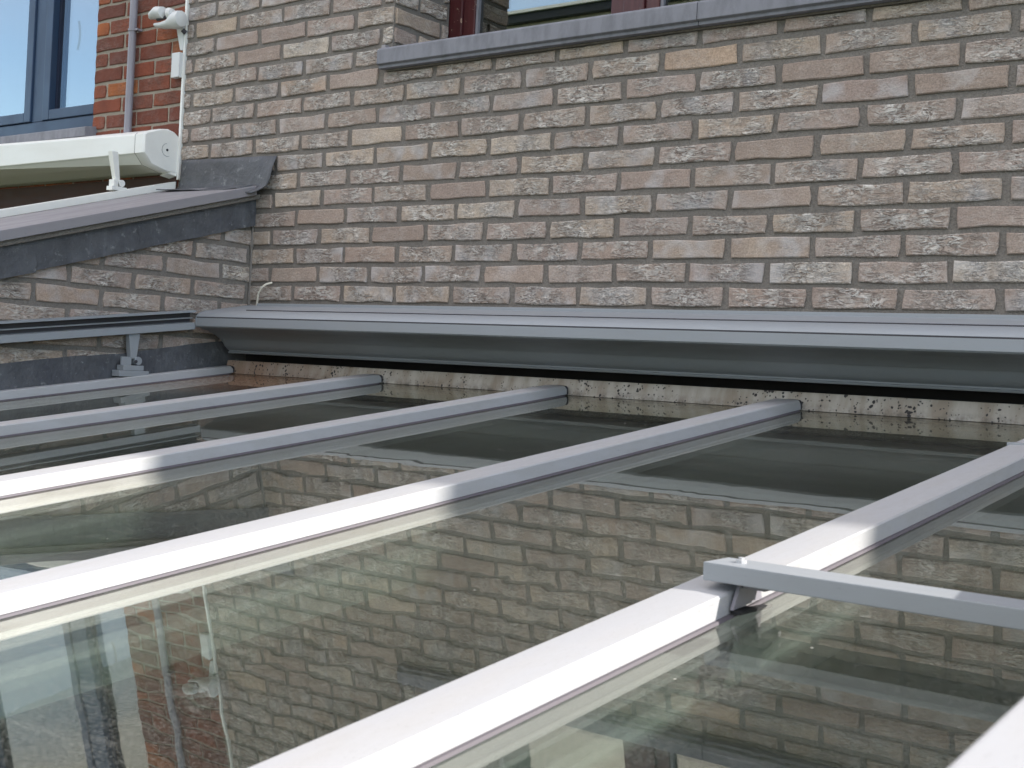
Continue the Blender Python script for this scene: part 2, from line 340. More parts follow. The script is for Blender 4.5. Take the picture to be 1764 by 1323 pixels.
# ------------------------------------------------------------------ brick shapes (shared meshes)
def brick_mesh(name, L, H, mat, seed, rough=1.0, proud=0.0042, D=0.03):
    rr = random.Random(seed); a = L / 2; b = H / 2; j = 0.0026 * rough; b *= rr.uniform(0.965, 1.03)
    ring = [(-a,-b),(-a*0.42,-b),(a*0.35,-b),(a,-b),(a,0.02*b),(a,b),(a*0.4,b),(-a*0.38,b),(-a,b),(-a,-0.1*b)]
    ring = [(x + rr.uniform(-j, j) * (0.55 if abs(abs(z)-b) > 1e-6 else 1.2) - (math.copysign(0.0025, x) * rr.uniform(0.2, 1.3) if abs(abs(x)-a) < 1e-6 and abs(abs(z)-b) < 1e-6 else 0),
             z + rr.uniform(-j, j)) for x, z in ring]
    n = len(ring); vs = []
    for x, z in ring: vs.append((x, D, z))
    for x, z in ring: vs.append((x, -proud + 0.0022, z))
    for x, z in ring: vs.append((x - math.copysign(0.0028, x), -proud + rr.uniform(-0.0006, 0.0006), z - math.copysign(0.0026, z) if abs(z) > b*0.5 else z))
    fs = []
    for k in range(2):
        for i in range(n): fs.append((k*n+i, k*n+(i+1) % n, (k+1)*n+(i+1) % n, (k+1)*n+i))
    fs.append(tuple(range(2*n, 3*n)))
    me = bpy.data.meshes.new(name); me.from_pydata(vs, [], fs)
    me.materials.append(mat)
    bm = bmesh.new(); bm.from_mesh(me); bmesh.ops.recalc_face_normals(bm, faces=bm.faces[:]); bm.faces.ensure_lookup_table()
    if bm.faces[-1].normal.y > 0:
        for f in bm.faces: f.normal_flip()
    bm.to_mesh(me); bm.free()
    return me
def mesh_bank(L, H, mat, n, **kw): return [brick_mesh('brick', L, H, mat, 100 + i + int(L*1e4), **kw) for i in range(n)]
CO, PB, PT = 0.06, 0.22, 0.0160
BL, BH = PB - PT, 0.0450
bank = mesh_bank(BL, BH, M_brick, 14)
_half = {}
def sized(L, H, mat, key):
    k = (round(L, 3), round(H, 3), key)
    if k not in _half: _half[k] = brick_mesh('brick', L, H, mat, hash(k) % 9999)
    return _half[k]
def runs(x0, x1, off, pitch, pt):
    """bricks of one course between x0 and x1; joints at off + k*pitch"""
    k = math.floor((x0 - off) / pitch); res = []
    while off + k * pitch < x1:
        a = off + k*pitch + pt/2; b = off + (k+1)*pitch - pt/2
        full = a >= x0 - 1e-6 and b <= x1 + 1e-6
        a2 = max(a, x0 + (0.0 if x0 <= a else 0.0)); b2 = min(b, x1)
        if b2 - a2 > 0.025: res.append((a2, b2, full))
        k += 1
    return res

# ------------------------------------------------------------------ main brick house
WX0, WX1, WT = -0.590, 10.4, 1.95
def wtop(x): return min(3.45, 2.97 - 0.35*(x - 7.6))
OX0, OX1, OZ0, OZ1 = 0.377, 2.45, 0.745, 1.90
house = thing('brick_house', 'grey brown handmade brick house wall with maroon window above the glass roof', 'house', (1.0, 0, -2.88))
wl = MB()
yf = 0.0015
wl.box((WX0, yf, -2.88), (OX0, 0.30, WT)); wl.box((OX1, yf, -2.88), (WX1, 0.30, WT))
wl.box((OX0, yf, -2.88), (OX1, 0.30, OZ0 - 0.01)); wl.box((OX0, yf, OZ1), (OX1, 0.30, WT))
build('wall', wl, M_mortar, house)
gw = MB(); gw.loft([[(x, yf, WT-0.001), (x, 0.30, WT-0.001), (x, 0.30, wtop(x)), (x, yf, wtop(x))] for x in (WX0, 6.23, WX1)]); build('shadow_gable', gw, M_mortar, house)  # unseen wall top, its slope shaped to set the shadow line on the bars
rf = MB(); rf.box((WX0, 0.302, WT - 0.2), (WX1, 8.0, WT)); rf.box((WX0, 7.7, -2.88), (WX1, 8.0, WT-0.2)); rf.box((WX1 - 0.3, 0.302, -2.88), (WX1, 7.7, WT-0.2))
build('roof', rf, M_roofing, house)
rc = MB(); rc.box((0.05, 1.9, 0.3), (2.9, 1.95, 2.4)); rc.box((0.05,0.31,0.25),(2.9,1.95,0.3)); rc.box((0.05,0.31,2.4),(2.9,1.95,2.45)); rc.box((0.0,0.31,0.25),(0.05,1.95,2.45)); rc.box((2.9,0.31,0.25),(2.95,1.95,2.45))
build('window_room', rc, M_plaster, house)

stuff = MB(); stuff.rnd = []
def add_stuff(mb, cx, cz, L, H, seed, y=0.0, D=0.012, proud=0.0042):
    r = random.Random(seed); a, b = L/2, H/2; j = 0.0014
    c = [(-a,-b),(a,-b),(a,b),(-a,b)]; c = [(x + r.uniform(-j,j), z + r.uniform(-j,j)) for x, z in c]
    vs = [(cx+x, y+D, cz+z) for x, z in c] + [(cx+x, y-proud+0.0022, cz+z) for x, z in c] + [(cx+x*0.972, y-proud, cz+z*0.90) for x, z in c]
    fs = [(k*4+i, k*4+(i+1) % 4, (k+1)*4+(i+1) % 4, (k+1)*4+i) for k in range(2) for i in range(4)] + [(8,9,10,11)]
    mb.add(vs, fs); mb.rnd += [r.random()] * len(fs)
def cam_px(P):
    d = Vector(P) - CAM; z = d.dot(fwd)
    if z < 0.05: return None
    return (882 + 2223.5 * d.dot(right) / z, 661.5 - 2223.5 * d.dot(up) / z)
def in_view(P, mgn=70):
    q = cam_px(P); return q is not None and -mgn < q[0] < 1764 + mgn and -mgn*0.6 < q[1] < 1323
nb = 0
for j in range(-3, 52):
    z = j*CO + CO/2
    if z + CO/2 > 3.5: break
    off = 0.0 if j % 2 == 0 else 0.11
    segs = [(WX0, WX1)]
    H = BH; zc = z
    if z > OZ0 - CO*0.4 and z < OZ1: segs = [(WX0, OX0), (OX1, WX1)]
    if j == 11: segs = [(WX0, 0.350), (OX1, WX1)]; low = [(0.350, OX1)]
    else: low = []
    for (x0, x1) in segs + low:
        cut = (x0, x1) in low
        for a, b, full in runs(x0, x1, off, PB, PT):
            dz = random.uniform(-0.0012, 0.0012); dx = random.uniform(-0.002, 0.002) if full else 0
            L = b - a; cx = (a+b)/2 + dx
            if z + CO/2 > wtop(b) - 0.01: continue
            cz = zc + dz; h = H
            if cut: h = 0.030; cz = j*CO + 0.0065 + h/2
            if in_view((cx, 0, cz)) and nb < 290 and j >= 0:
                me = random.choice(bank) if (full and not cut) else sized(L, h, M_brick, 'g%d' % random.randint(0, 2))
                o = link('brick', me, house, (cx, random.uniform(-0.0012, 0.0012), cz)); nb += 1
                if full and random.random() < 0.5: o.scale = (-1, 1, 1)
                o.rotation_euler = (0, random.uniform(-0.004, 0.004), 0)
            else:
                add_stuff(stuff, cx, cz, L, h, random.random())
sb = build('brick', stuff, M_brick_s, house); sb['kind'] = 'stuff'
# reveal bricks on the left side of the window opening (face +X)
for j in range(12, 18):
    z = j*CO + CO/2
    cuts = [(0.004, 0.100), (0.113, 0.235)] if j % 2 else [(0.004, 0.205), (0.218, 0.246)]
    for a, b in cuts:
        o = link('brick', sized(b-a, BH, M_brick, 'rv%d' % (j % 3)), house, (OX0 + 0.0025, (a+b)/2, z)); o.rotation_euler = (0, 0, R(90))

# sill
sill = MB(); prof = [(0.24, 0.80), (-0.030, 0.765), (-0.040, 0.758), (-0.040, 0.716), (-0.030, 0.712), (-0.030, 0.704), (-0.012, 0.703), (-0.012, 0.716), (0.24, 0.724)]
def sill_piece(x0, x1): 
    b = MB(); b.loft([[(x, y, z) for y, z in prof] for x in (x0, x1)]); return build('sill', b, M_stone, house, ((x0+x1)/2, 0, 0.74), bevel=0.002)
sill_piece(0.352, 1.4375); sill_piece(1.4390, 2.50)
tb = MB(); tb.box((0.350, -0.020, 0.764), (0.366, -0.001, 0.778)); build('flashing_tab', tb, M_zinc, house, (0.358,-0.01,0.77), bevel=0.001)
dm = MB(); dm.box((0.362, -0.010, 0.699), (2.49, 0.0, 0.7065)); build('sill_joint', dm, M_mortar, house)

# window: opening 0.377..2.45, frame plane at y 0.25
wf = MB()
FY0, FY1, FB = 0.248, 0.300, 0.772
for x0, x1 in ((0.378, 0.432), (1.030, 1.100), (1.70, 1.77), (2.395, 2.449)): wf.box((x0, FY0, FB), (x1, FY1, OZ1))
wf.box((0.432, FY0+0.002, FB), (1.030, FY1, FB+0.030)); wf.box((1.10, FY0+0.002, FB), (1.70, FY1, FB+0.030)); wf.box((1.77, FY0+0.002, FB), (2.395, FY1, FB+0.030))
wf.box((0.432, FY0+0.002, OZ1-0.05), (2.395, FY1, OZ1-0.001))
win = build('window', wf, M_wood, house, (1.4, 0.27, 1.4), bevel=0.004)
for x0, x1 in ((0.4325, 1.0295), (1.1005, 1.6995), (1.7705, 2.3945)):
    sa = MB(); t = 0.045; y0, y1 = 0.256, 0.292; zb, zt = FB+0.0305, OZ1-0.051
    sa.box((x0, y0, zb), (x0+t, y1, zt)); sa.box((x1-t, y0, zb), (x1, y1, zt)); sa.box((x0+t, y0+0.001, zb), (x1-t, y1, zb+0.016)); sa.box((x0+t, y0+0.001, zt-t), (x1-t, y1, zt))
    build('sash', sa, M_wood, win, ((x0+x1)/2, 0.27, 1.4), bevel=0.003)
    gp = MB(); gp.box((x0+t-0.004, 0.274, zb+0.012), (x1-t+0.004, 0.279, zt-t+0.004)); build('pane', gp, M_win, win, ((x0+x1)/2, 0.276, 1.4))
    bd = MB(); bd.box((x0+t+0.0005, 0.262, zb+0.017), (x0+t+0.010, 0.2735, zt-t)); build('glazing_bead', bd, M_stone, win, (x0+t, 0.27, 1.4))

# ------------------------------------------------------------------ red brick neighbour
red = thing('red_brick_house', 'red brick neighbouring house with blue grey window at the left edge', 'house', (-2.2, 0, -2.88))
RX0, RX1 = -6.0, -0.6015
NOX1, NOX0, NOZ0, NOZ1 = -1.117, -2.9, 0.640, 2.2
rw = MB(); ry = 0.0015
rw.box((RX0, ry, -2.88), (NOX0, 0.30, 3.4)); rw.box((NOX1, ry, -2.88), (RX1, 0.30, 3.4)); rw.box((NOX0, ry, -2.88), (NOX1, 0.30, NOZ0-0.012)); rw.box((NOX0, ry, NOZ1), (NOX1, 0.30, 3.4))
build('wall', rw, M_mortar_r, red)
rr2 = MB(); rr2.box((RX0, 0.302, 3.2), (RX1, 8, 3.4)); rr2.box((-3.2, 1.6, -0.5), (-0.8, 1.65, 3.0)); build('roof', rr2, M_roofing, red)
RC, RP, RPT = 0.0575, 0.183, 0.0095
rbank = [brick_mesh('brick', RP-RPT, 0.0475, M_red, 500+i, rough=0.6, proud=0.0035) for i in range(8)]
rst = MB(); rst.rnd = []
for j in range(-12, 48):
    z = 0.624 + (j+0.5)*RC
    off = -1.039 if j % 2 == 0 else -0.9465
    segs = [(RX0, RX1)] if (z + RC/2 < NOZ0 or z > NOZ1) else [(RX0, NOX0), (NOX1, RX1)]
    for x0, x1 in segs:
        for a, b, full in runs(x0, x1, off, RP, RPT):
            cx = (a+b)/2
            if in_view((cx, 0, z), 30):
                me = random.choice(rbank) if full else sized(b-a, 0.0475, M_red, 'r')
                o = link('brick', me, red, (cx + (random.uniform(-.0015,.0015) if full else 0), 0.001, z + random.uniform(-.0008,.0008)))
            else: add_stuff(rst, cx, z, b-a, 0.0475, random.random(), proud=0.0035)
o = build('brick', rst, M_red_s, red); o['kind'] = 'stuff'
b = MB(); b.box((-3.5, -0.0085, 0.10), (-0.6025, -0.0040, 0.434)); build('dark_band', b, M_dkbrown, red, (-2, 0, 0.3))  # dark brown sheet added over the red bricks below the white awning
# blue window of the neighbour, frame at y 0.08
nw = MB(); y0, y1 = 0.080, 0.150
nw.box((-2.89, y0, 0.6545), (NOX1-0.001, y1, 0.711)); nw.box((-1.645, y0, 0.711), (-1.572, y1, 2.19)); nw.box((NOX1-0.061, y0+0.001, 0.711), (NOX1-0.001, y1, 2.19))
nwin = build('window', nw, M_blue, red, (-1.9, 0.1, 1.4), bevel=0.003)
def sash(x0, x1, zb, zt, t, yy):
    s_ = MB(); s_.box((x0, yy, zb), (x0+t, yy+0.05, zt)); s_.box((x1-t, yy, zb), (x1, yy+0.05, zt)); s_.box((x0+t, yy+0.0005, zb), (x1-t, yy+0.05, zb+t*0.85))
    build('sash', s_, M_blue, nwin, ((x0+x1)/2, yy, 1.2), bevel=0.003)
sash(-2.50, -1.6475, 0.7135, 2.18, 0.046, 0.072); sash(-1.5690, -1.181, 0.7135, 2.18, 0.046, 0.074)
gk = MB(); gk.box((-1.5225, 0.100, 0.752), (-1.508, 0.112, 2.1)); build('seal', gk, M_bluedk, nwin, (-1.51, .1, 1.4))
for x0, x1 in ((-2.46, -1.69), (-1.524, -1.225)):
    gp = MB(); gp.box((x0, 0.112, 0.748), (x1, 0.118, 2.15)); build('pane', gp, M_win2, nwin, ((x0+x1)/2, .115, 1.4))
hd = MB(); hd.tube([(-1.425, 0.135+0.0*k, 1.02+0.012*k) for k in range(0)] or [(-1.43+0.010*math.sin(math.pi*k/8), 0.128+0.001*math.sin(math.pi*k/8), 0.99+0.014*k) for k in range(9)], 0.0045, 8)
build('handle', hd, M_wht, nwin, (-1.42, 0.1, 1.05), smooth=True)
ns = MB(); ns.loft([[(x, 0.075, 0.652), (x, -0.045, 0.634), (x, -0.05, 0.630), (x, -0.05, 0.598), (x, 0.075, 0.598)] for x in (-2.95, -1.09)]); build('sill', ns, M_stone, red, (-2, 0, .62), bevel=0.002)

# ------------------------------------------------------------------ party wall between the two roofs
PWX = -0.205
K = math.tan(R(15.76))
def cop(y): return 0.385 + K * y
party = thing('party_wall', 'sloping brick party wall with grey coping and lead flashing on the left', 'wall', (-0.4, -1.6, -2.88))
pw = MB(); YE = -3.6
pw.add([(-0.57,-0.001,-2.88),(-0.57,YE,-2.88),(PWX-0.0015,YE,-2.88),(PWX-0.0015,-0.001,-2.88),(-0.57,-0.001,cop(0)-0.04),(-0.57,YE,cop(YE)-0.04),(PWX-0.0015,YE,cop(YE)-0.04),(PWX-0.0015,-0.001,cop(0)-0.04)],
       [(0,1,2,3),(4,5,6,7),(0,1,5,4),(1,2,6,5),(2,3,7,6),(3,0,4,7)])
build('wall', pw, M_mortar, party)
cnt = 0
for j in range(-9, 6):
    z = j*CO + CO/2; off = -0.015 if j % 2 == 0 else -0.125
    for a, b, full in runs(YE + 0.02, -0.004, off, PB, PT):
        if z + CO/2 > cop((a+b)/2) - 0.055 + 0.03: continue
        if z < Z0 + T*(a+b)/2 - 0.03: continue
        top = cop(a) - 0.045
        me = random.choice(bank) if full else sized(b-a, BH, M_brick, 'p')
        o = link('brick', me, party, (PWX, (a+b)/2, z + random.uniform(-.001,.001))); o.rotation_euler = (random.uniform(-.003,.003), 0, R(90)); cnt += 1
# coping slabs
def slab(ya, yb, x0=-0.600, x1=-0.160, t0=0.0, t1=-0.030, name='coping_slab', mat=None, sag=0):
    b = MB(); b.loft([[(x0, y, cop(y)+t1), (x1, y, cop(y)+t1), (x1, y, cop(y)+t0), (x0, y, cop(y)+t0+0.006)] for y in (ya, yb)])
    return build(name, b, mat or M_zinc, party, ((x0+x1)/2, (ya+yb)/2, cop((ya+yb)/2)), bevel=0.002)
slab(-1.62, -0.03); slab(YE-0.05, -1.624)
slab(YE, -0.004, -0.585, -0.172, -0.0305, -0.046, 'coping_bed', M_mortar)
# lead apron under the coping, stepped and slightly uneven
def lead_band(name, ya, yb, top, bot, x, wob, seed, n=60):
    b = MB(); rr = random.Random(seed); vs = []; fs = []
    for i in range(n+1):
        y = ya + (yb-ya)*i/n; w1 = noise.noise(Vector((y*7, seed, 0))); w2 = noise.noise(Vector((y*19, seed, 3)))
        zt = top(y) + 0.0015*w2; zb = bot(y) + wob*(w1+0.4*w2)
        for q in range(5):
            f = q/4; vs.append((x + 0.0035*noise.noise(Vector((y*9, f*2, seed))) + 0.002*f, y, zt + (zb-zt)*f))
        vs.append((x - 0.008, y, zb))
    for i in range(n):
        for q in range(5): fs.append((i*6+q, i*6+q+1, (i+1)*6+q+1, (i+1)*6+q))
    b.add(vs, fs); return build(name, b, M_lead, party, (x, (ya+yb)/2, top((ya+yb)/2)), smooth=True)
lead_band('lead_flashing', -0.80, -0.004, lambda y: cop(y)-0.044, lambda y: cop(y)-0.132, -0.190, 0.003, 1)
lead_band('lead_flashing', -2.2, -0.792, lambda y: cop(y)-0.046, lambda y: cop(y)-0.136, -0.187, 0.003, 2)
# step between coping bed and apron: dark mortar fillet
# lower apron above glass edge bar
lead_band('lead_flashing', -3.4, -0.004, lambda y: Z0+T*y+0.100+0.010*noise.noise(Vector((y*3.1,5,1))), lambda y: Z0+T*y+0.020, -0.1925, 0.001, 4, 140)
# dressed lead sheet at the top of the coping, up the main wall and rolled out at its right end
ls = MB(); vs = []; fs = []; NU, NV = 34, 12
for i in range(NU+1):
    u = i/NU; x = -0.575 + u*0.477
    for q in range(NV+1):
        v = q/NV
        zt = 0.486 - 0.012*u
        over = max(0.0, min(1.0, (x + 0.20)/0.10))
        drop = (0.108 + 0.012*u) * (1 if over < 1e-6 else 1 - 0.10*over)
        # vertical part then a curve outwards onto the coping
        if v < 0.55: y = -0.010 - 0.012*v; z = zt - drop*v/0.62
        else:
            w_ = (v-0.55)/0.45; y = -0.0166 - 0.095*(w_**1.5)*(1-0.45*over); z = zt - drop*(0.887+0.115*math.sin(w_*1.35)) - 0.006*w_
            z = max(z, cop(y)+0.004) if x < -0.165 else z - 0.012*over*w_
        y -= 0.022*over*(math.sin(v*3.1))
        n_ = noise.noise(Vector((x*9, z*9, 2.0))); y += 0.004*n_; z += 0.002*noise.noise(Vector((x*14, v*3, 7)))
        vs.append((x - 0.045*over*max(0.0, v-0.45)/0.55, y, z))
for i in range(NU):
    for q in range(NV): a = i*(NV+1)+q; fs.append((a, a+1, a+NV+2, a+NV+1))
ls.add(vs, fs); o = build('lead_saddle', ls, M_lead, party, (-0.33, -0.02, 0.42), smooth=True)
sm = o.modifiers.new('thick', 'SOLIDIFY'); sm.thickness = 0.003; sm.offset = 1
# mortar corner fillet where the party wall meets the house
fl = MB(); fl.tube([(PWX+0.004, -0.004, -0.10+0.03*k) for k in range(13)], [0.006+0.002*math.sin(k*2.1) for k in range(13)], 6); build('mortar_fillet', fl, M_mortar, party, (PWX, 0, .1), smooth=True)

# ------------------------------------------------------------------ glass roof
roof = thing('glass_roof', 'glass veranda roof with pale grey aluminium glazing bars sloping away from the wall', 'glass roof', (1.5, -1.7, -2.75))
YB0, YB1 = -3.40, -0.122
def bx(x, y): return x + 0.018*(y + 1.0)
BAR = [-0.155, 0.489, 1.140, 1.788, 2.440, 3.090, 3.74]
def bar(xr, wd):
    b = MB(); cs = [(-wd, 0.0035), (-wd, 0.0235), (-wd+0.0015, 0.0262), (-wd*0.5, 0.0275), (-0.002, 0.0262), (0.0, 0.0240), (0.0008, 0.0035)]
    ys = [YB0, -2.6, -1.8, -1.0, -0.35, YB1, YB1+0.006, YB1+0.011, YB1+0.014]
    sc = [1,1,1,1,1,1,0.90,0.66,0.36]
    b.loft([[G(bx(xr, y)+dx, y, 0.0035 + (h-0.0035)*k) for dx, h in cs] for y, k in zip(ys, sc)])
    o = build('glazing_bar', b, M_alu, roof, G(xr, -1.7), smooth=True)
    gs = MB(); gs.loft([[G(bx(xr, y)+dx, y, h) for dx, h in ((-wd-0.003, 0.0004), (-wd-0.003, 0.003), (0.0045, 0.0032), (0.006, 0.0004))] for y in (YB0, YB1)])
    build('gasket', gs, M_gask, o, G(xr, -1.7))
    ec = MB(); y = YB1
    ec.loft([[G(bx(xr, yy)+dx*1.03+0.001, yy, h*kk+0.0005) for dx, h in cs] for yy, kk in ((y+0.0125, 0.93), (y+0.0165, 0.80))]); build('end_cap', ec, M_dark, o, G(xr, y))
    # beam under the glass carrying the bar
    bb = MB(); bb.loft([[G(bx(xr, yy)+dx, yy, h) for dx, h in ((-wd+0.004, -0.034), (-0.004, -0.034), (-0.004, -0.115), (-wd+0.004, -0.115))] for yy in (YB0+0.05, -0.04)]); build('rafter', bb, M_alu, roof, G(xr, -1.7, -.08))
    return o
for i, x in enumerate(BAR): bar(x, 0.060 if i else 0.034)
for i in range(len(BAR)-1):
    b = MB()
    for h0, h1, top in ((-0.006, 0.0, 1), (-0.030, -0.024, 0)):
        xa, xb = BAR[i]-0.012, BAR[i+1]-0.048
        y0, y1 = YB0, -0.082
        vs = [G(bx(xa,y0),y0,h0),G(bx(xb,y0),y0,h0),G(bx(xb,y1),y1,h0),G(bx(xa,y1),y1,h0),G(bx(xa,y0),y0,h1),G(bx(xb,y0),y0,h1),G(bx(xb,y1),y1,h1),G(bx(xa,y1),y1,h1)]
        b.add(vs, [(0,3,2,1)], 0); b.add(vs, [(4,5,6,7)], 1 if top else 0)
    build('glass_pane', b, [M_glass, M_glass_d], roof)
# white wall strip under the awning with mould spots
st = MB(); st.loft([[(x, -0.080, Z0+0.029), (x, -0.094, Z0+0.0285), (x, -0.104, Z0-0.0125), (x, -0.080, Z0-0.012)] for x in (PWX+0.02, 3.8)])
build('wall_strip', st, M_strip, roof, (PWX+0.02, -0.09, Z0-0.013), bevel=0.001)
bk = MB(); bk.box((PWX+0.004, -0.0135, Z0-0.02), (3.8, -0.0095, -0.020)); bk.box((PWX+0.004, -0.079, Z0+0.012), (3.8, -0.014, Z0+0.016)); build('shade_membrane', bk, M_black, roof, (1.5, -0.01, -.12))  # black flashing, its black also standing in for deep shade under the awning
# eaves gutter and walls of the veranda
gt = MB(); gt.loft([[(x, YB0-0.14, Z0+T*YB0+0.01), (x, YB0-0.14, Z0+T*YB0-0.12), (x, YB0-0.001, Z0+T*YB0-0.12), (x, YB0-0.001, Z0+T*YB0-0.02)] for x in (-0.19, 3.85)]); build('gutter', gt, M_alu, roof, (1.8, YB0, -.7))
fw = MB()
for x in (-0.18, 0.8, 1.8, 2.8, 3.8): fw.box((x, YB0+0.005, -2.749), (x+0.06, YB0+0.07, -0.78))
fw.box((-0.19, YB0+0.004, -0.779), (3.86, YB0+0.08, -0.70)); build('front_frame', fw, M_alu, roof, (1.8, YB0, -1.7))
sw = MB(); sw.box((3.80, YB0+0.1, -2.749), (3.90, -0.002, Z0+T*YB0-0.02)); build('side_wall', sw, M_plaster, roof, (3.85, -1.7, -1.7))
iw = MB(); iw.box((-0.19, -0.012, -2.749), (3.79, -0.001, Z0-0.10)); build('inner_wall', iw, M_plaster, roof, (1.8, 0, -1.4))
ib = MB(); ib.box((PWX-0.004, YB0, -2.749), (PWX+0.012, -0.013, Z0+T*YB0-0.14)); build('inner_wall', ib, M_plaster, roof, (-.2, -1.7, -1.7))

# ------------------------------------------------------------------ grey awning
AX = -0.150; AX1 = 2.985
awn = thing('patio_awning', 'grey cassette awning with guide rails mounted low on the brick wall', 'awning', (1.4, -0.13, -0.2))
prof = [(-0.0085,-0.010),(-0.060,-0.0145),(-0.150,-0.0285),(-0.192,-0.0365),(-0.1945,-0.0405),(-0.199,-0.0380),(-0.224,-0.0420),(-0.240,-0.0475),(-0.252,-0.0560),(-0.2565,-0.0620),(-0.2545,-0.0640),(-0.2580,-0.0660),(-0.2580,-0.0905),(-0.2540,-0.0945),
        (-0.240,-0.0962),(-0.229,-0.1005),(-0.222,-0.1010),(-0.205,-0.1035),(-0.198,-0.1080),(-0.190,-0.1095),(-0.166,-0.1210),(-0.160,-0.1260),(-0.155,-0.1245),(-0.147,-0.1350),(-0.138,-0.1470),(-0.126,-0.1570),(-0.119,-0.1600),(-0.1195,-0.1630),(-0.124,-0.1650),(-0.122,-0.1690),(-0.105,-0.1700),(-0.075,-0.1640),(-0.0085,-0.150)]
cs = MB(); cs.loft([[(x, y, z) for y, z in prof] for x in (AX+0.004, AX1)]); build('cassette', cs, M_awn, awn, (1.4, -0.13, -0.1), smooth=True)
ep = MB(); ep.loft([[(x, -0.13+(y+0.13)*1.01, -0.09+(z+0.09)*1.01) for y, z in prof if not (-0.16 < y < -0.147 and z > -0.13)] for x in (AX-0.001, AX+0.0035)]); build('end_plate', ep, M_awn, awn, (AX, -0.13, -0.1))
sm_ = MB(); sm_.box((AX+0.16, -0.1975, -0.0405), (AX1-0.004, -0.1925, -0.0350)); sm_.box((AX+0.002, -0.2578, -0.0660), (AX1-0.004, -0.2535, -0.0632)); build('seam', sm_, M_dark, awn, (1.4, -0.22, -0.05))
lip = MB(); lip.box((-0.10, -0.060, -0.0185), (AX1, -0.0088, -0.0060)); build('wall_bracket', lip, M_awn, awn, (1.4, -.03, -.01), bevel=0.001)
def rail(x0, x1, ya, yb, side):
    # ends at ya (far from wall) and yb (at the cassette); channel opens towards +X when side=1
    def zt(y): return -0.0435 + 0.1175*(y + 0.263)
    o = None
    sect = {'guide_rail': [(0.0,0.0),(1.0,0.0),(1.0,-0.0065),(0.25,-0.0075),(0.25,-0.0225),(0.62,-0.0225),(0.62,-0.0255),(0.25,-0.0260),(0.25,-0.0370),(1.0,-0.0385),(1.0,-0.0590),(0.85,-0.0605),(0.0,-0.0600)]}
    b = MB(); sp = sect['guide_rail']
    xs = lambda f: (x0 + (x1-x0)*f) if side > 0 else (x1 - (x1-x0)*f)
    b.loft([[(xs(f), y, zt(y)+h*1.0) for f, h in sp] for y in (ya, yb)])
    o = build('guide_rail', b, M_awn, awn, ((x0+x1)/2, (ya+yb)/2, zt((ya+yb)/2)))
    d = MB(); d.loft([[(xs(f), y, zt(y)+h) for f, h in ((0.255,-0.0085),(0.30,-0.0085),(0.30,-0.0215),(0.255,-0.0215))] for y in (ya, yb)]); d.loft([[(xs(f), y, zt(y)+h) for f, h in ((0.255,-0.0265),(0.30,-0.0265),(0.30,-0.0360),(0.255,-0.0365))] for y in (ya, yb)])
    build('slot', d, M_dark, o, ((x0+x1)/2, (ya+yb)/2, zt((ya+yb)/2)))
    return o
rail(-0.196, -0.155, -3.30, -0.2545, 1)
# right rail stands higher above bars 4 and 5
def zr(y): return Z0 + T*y + 0.200
b = MB(); rp = [(2.902,0.0),(2.980,0.0),(2.982,-0.004),(2.982,-0.060),(2.900,-0.060),(2.900,-0.004)]
b.loft([[(x + 0.018*(y+2.3), y, zr(y)+h) for x, h in rp] for y in (-3.30, -0.262)]); build('guide_rail', b, M_alu, awn, (2.94, -1.8, zr(-1.8)), bevel=0.002)
# foot under the left rail: tapering post, clevis with bolt, two stacked clamp plates
def foot(y, par, mat):
    ztop = -0.0435 + 0.1175*(y+0.263) - 0.060; zb = Z0 + T*y + 0.062
    ft = MB(); ft.loft([[(-0.164, y-0.020, ztop), (-0.164, y+0.020, ztop), (-0.184, y+0.020, ztop), (-0.184, y-0.020, ztop)], [(-0.162, y-0.011, zb+0.016), (-0.162, y+0.009, zb+0.016), (-0.182, y+0.009, zb+0.016), (-0.182, y-0.011, zb+0.016)]])
    o = build('foot', ft, mat, par, (-0.17, y, (ztop+zb)/2), bevel=0.0015)
    c = MB(); c.loft([[(-0.160, y-0.045, zb+0.021),(-0.160, y-0.010, zb+0.021),(-0.160,y-0.010,zb-0.004),(-0.160,y-0.045,zb-0.004)],[(-0.166, y-0.045, zb+0.021),(-0.166, y-0.010, zb+0.021),(-0.166,y-0.010,zb-0.004),(-0.166,y-0.045,zb-0.004)]])
    c.tube([(-0.158, y+0.014, zb+0.010), (-0.186, y+0.014, zb+0.010)], 0.0125, 14); build('hinge', c, mat, o, (-.17, y, zb), bevel=0.0008)
    bo = MB(); bo.tube([(-0.1555, y+0.004, zb+0.008), (-0.159, y+0.004, zb+0.008)], 0.005, 8); build('bolt', bo, M_dark, o, (-.157, y, zb))
    for k, (dy, hh, z_) in enumerate(((0.036, 0.015, -0.019), (0.052, 0.018, -0.0375))):
        p = MB(); p.box((-0.186, y-dy-0.006, zb+z_), (-0.153+0.004*k, y+dy-0.006, zb+z_+hh)); build('clamp_plate', p, mat, o, (-.17, y, zb+z_), bevel=0.0015)
    return o
foot(-0.470, awn, M_awn); foot(-2.55, awn, M_awn)
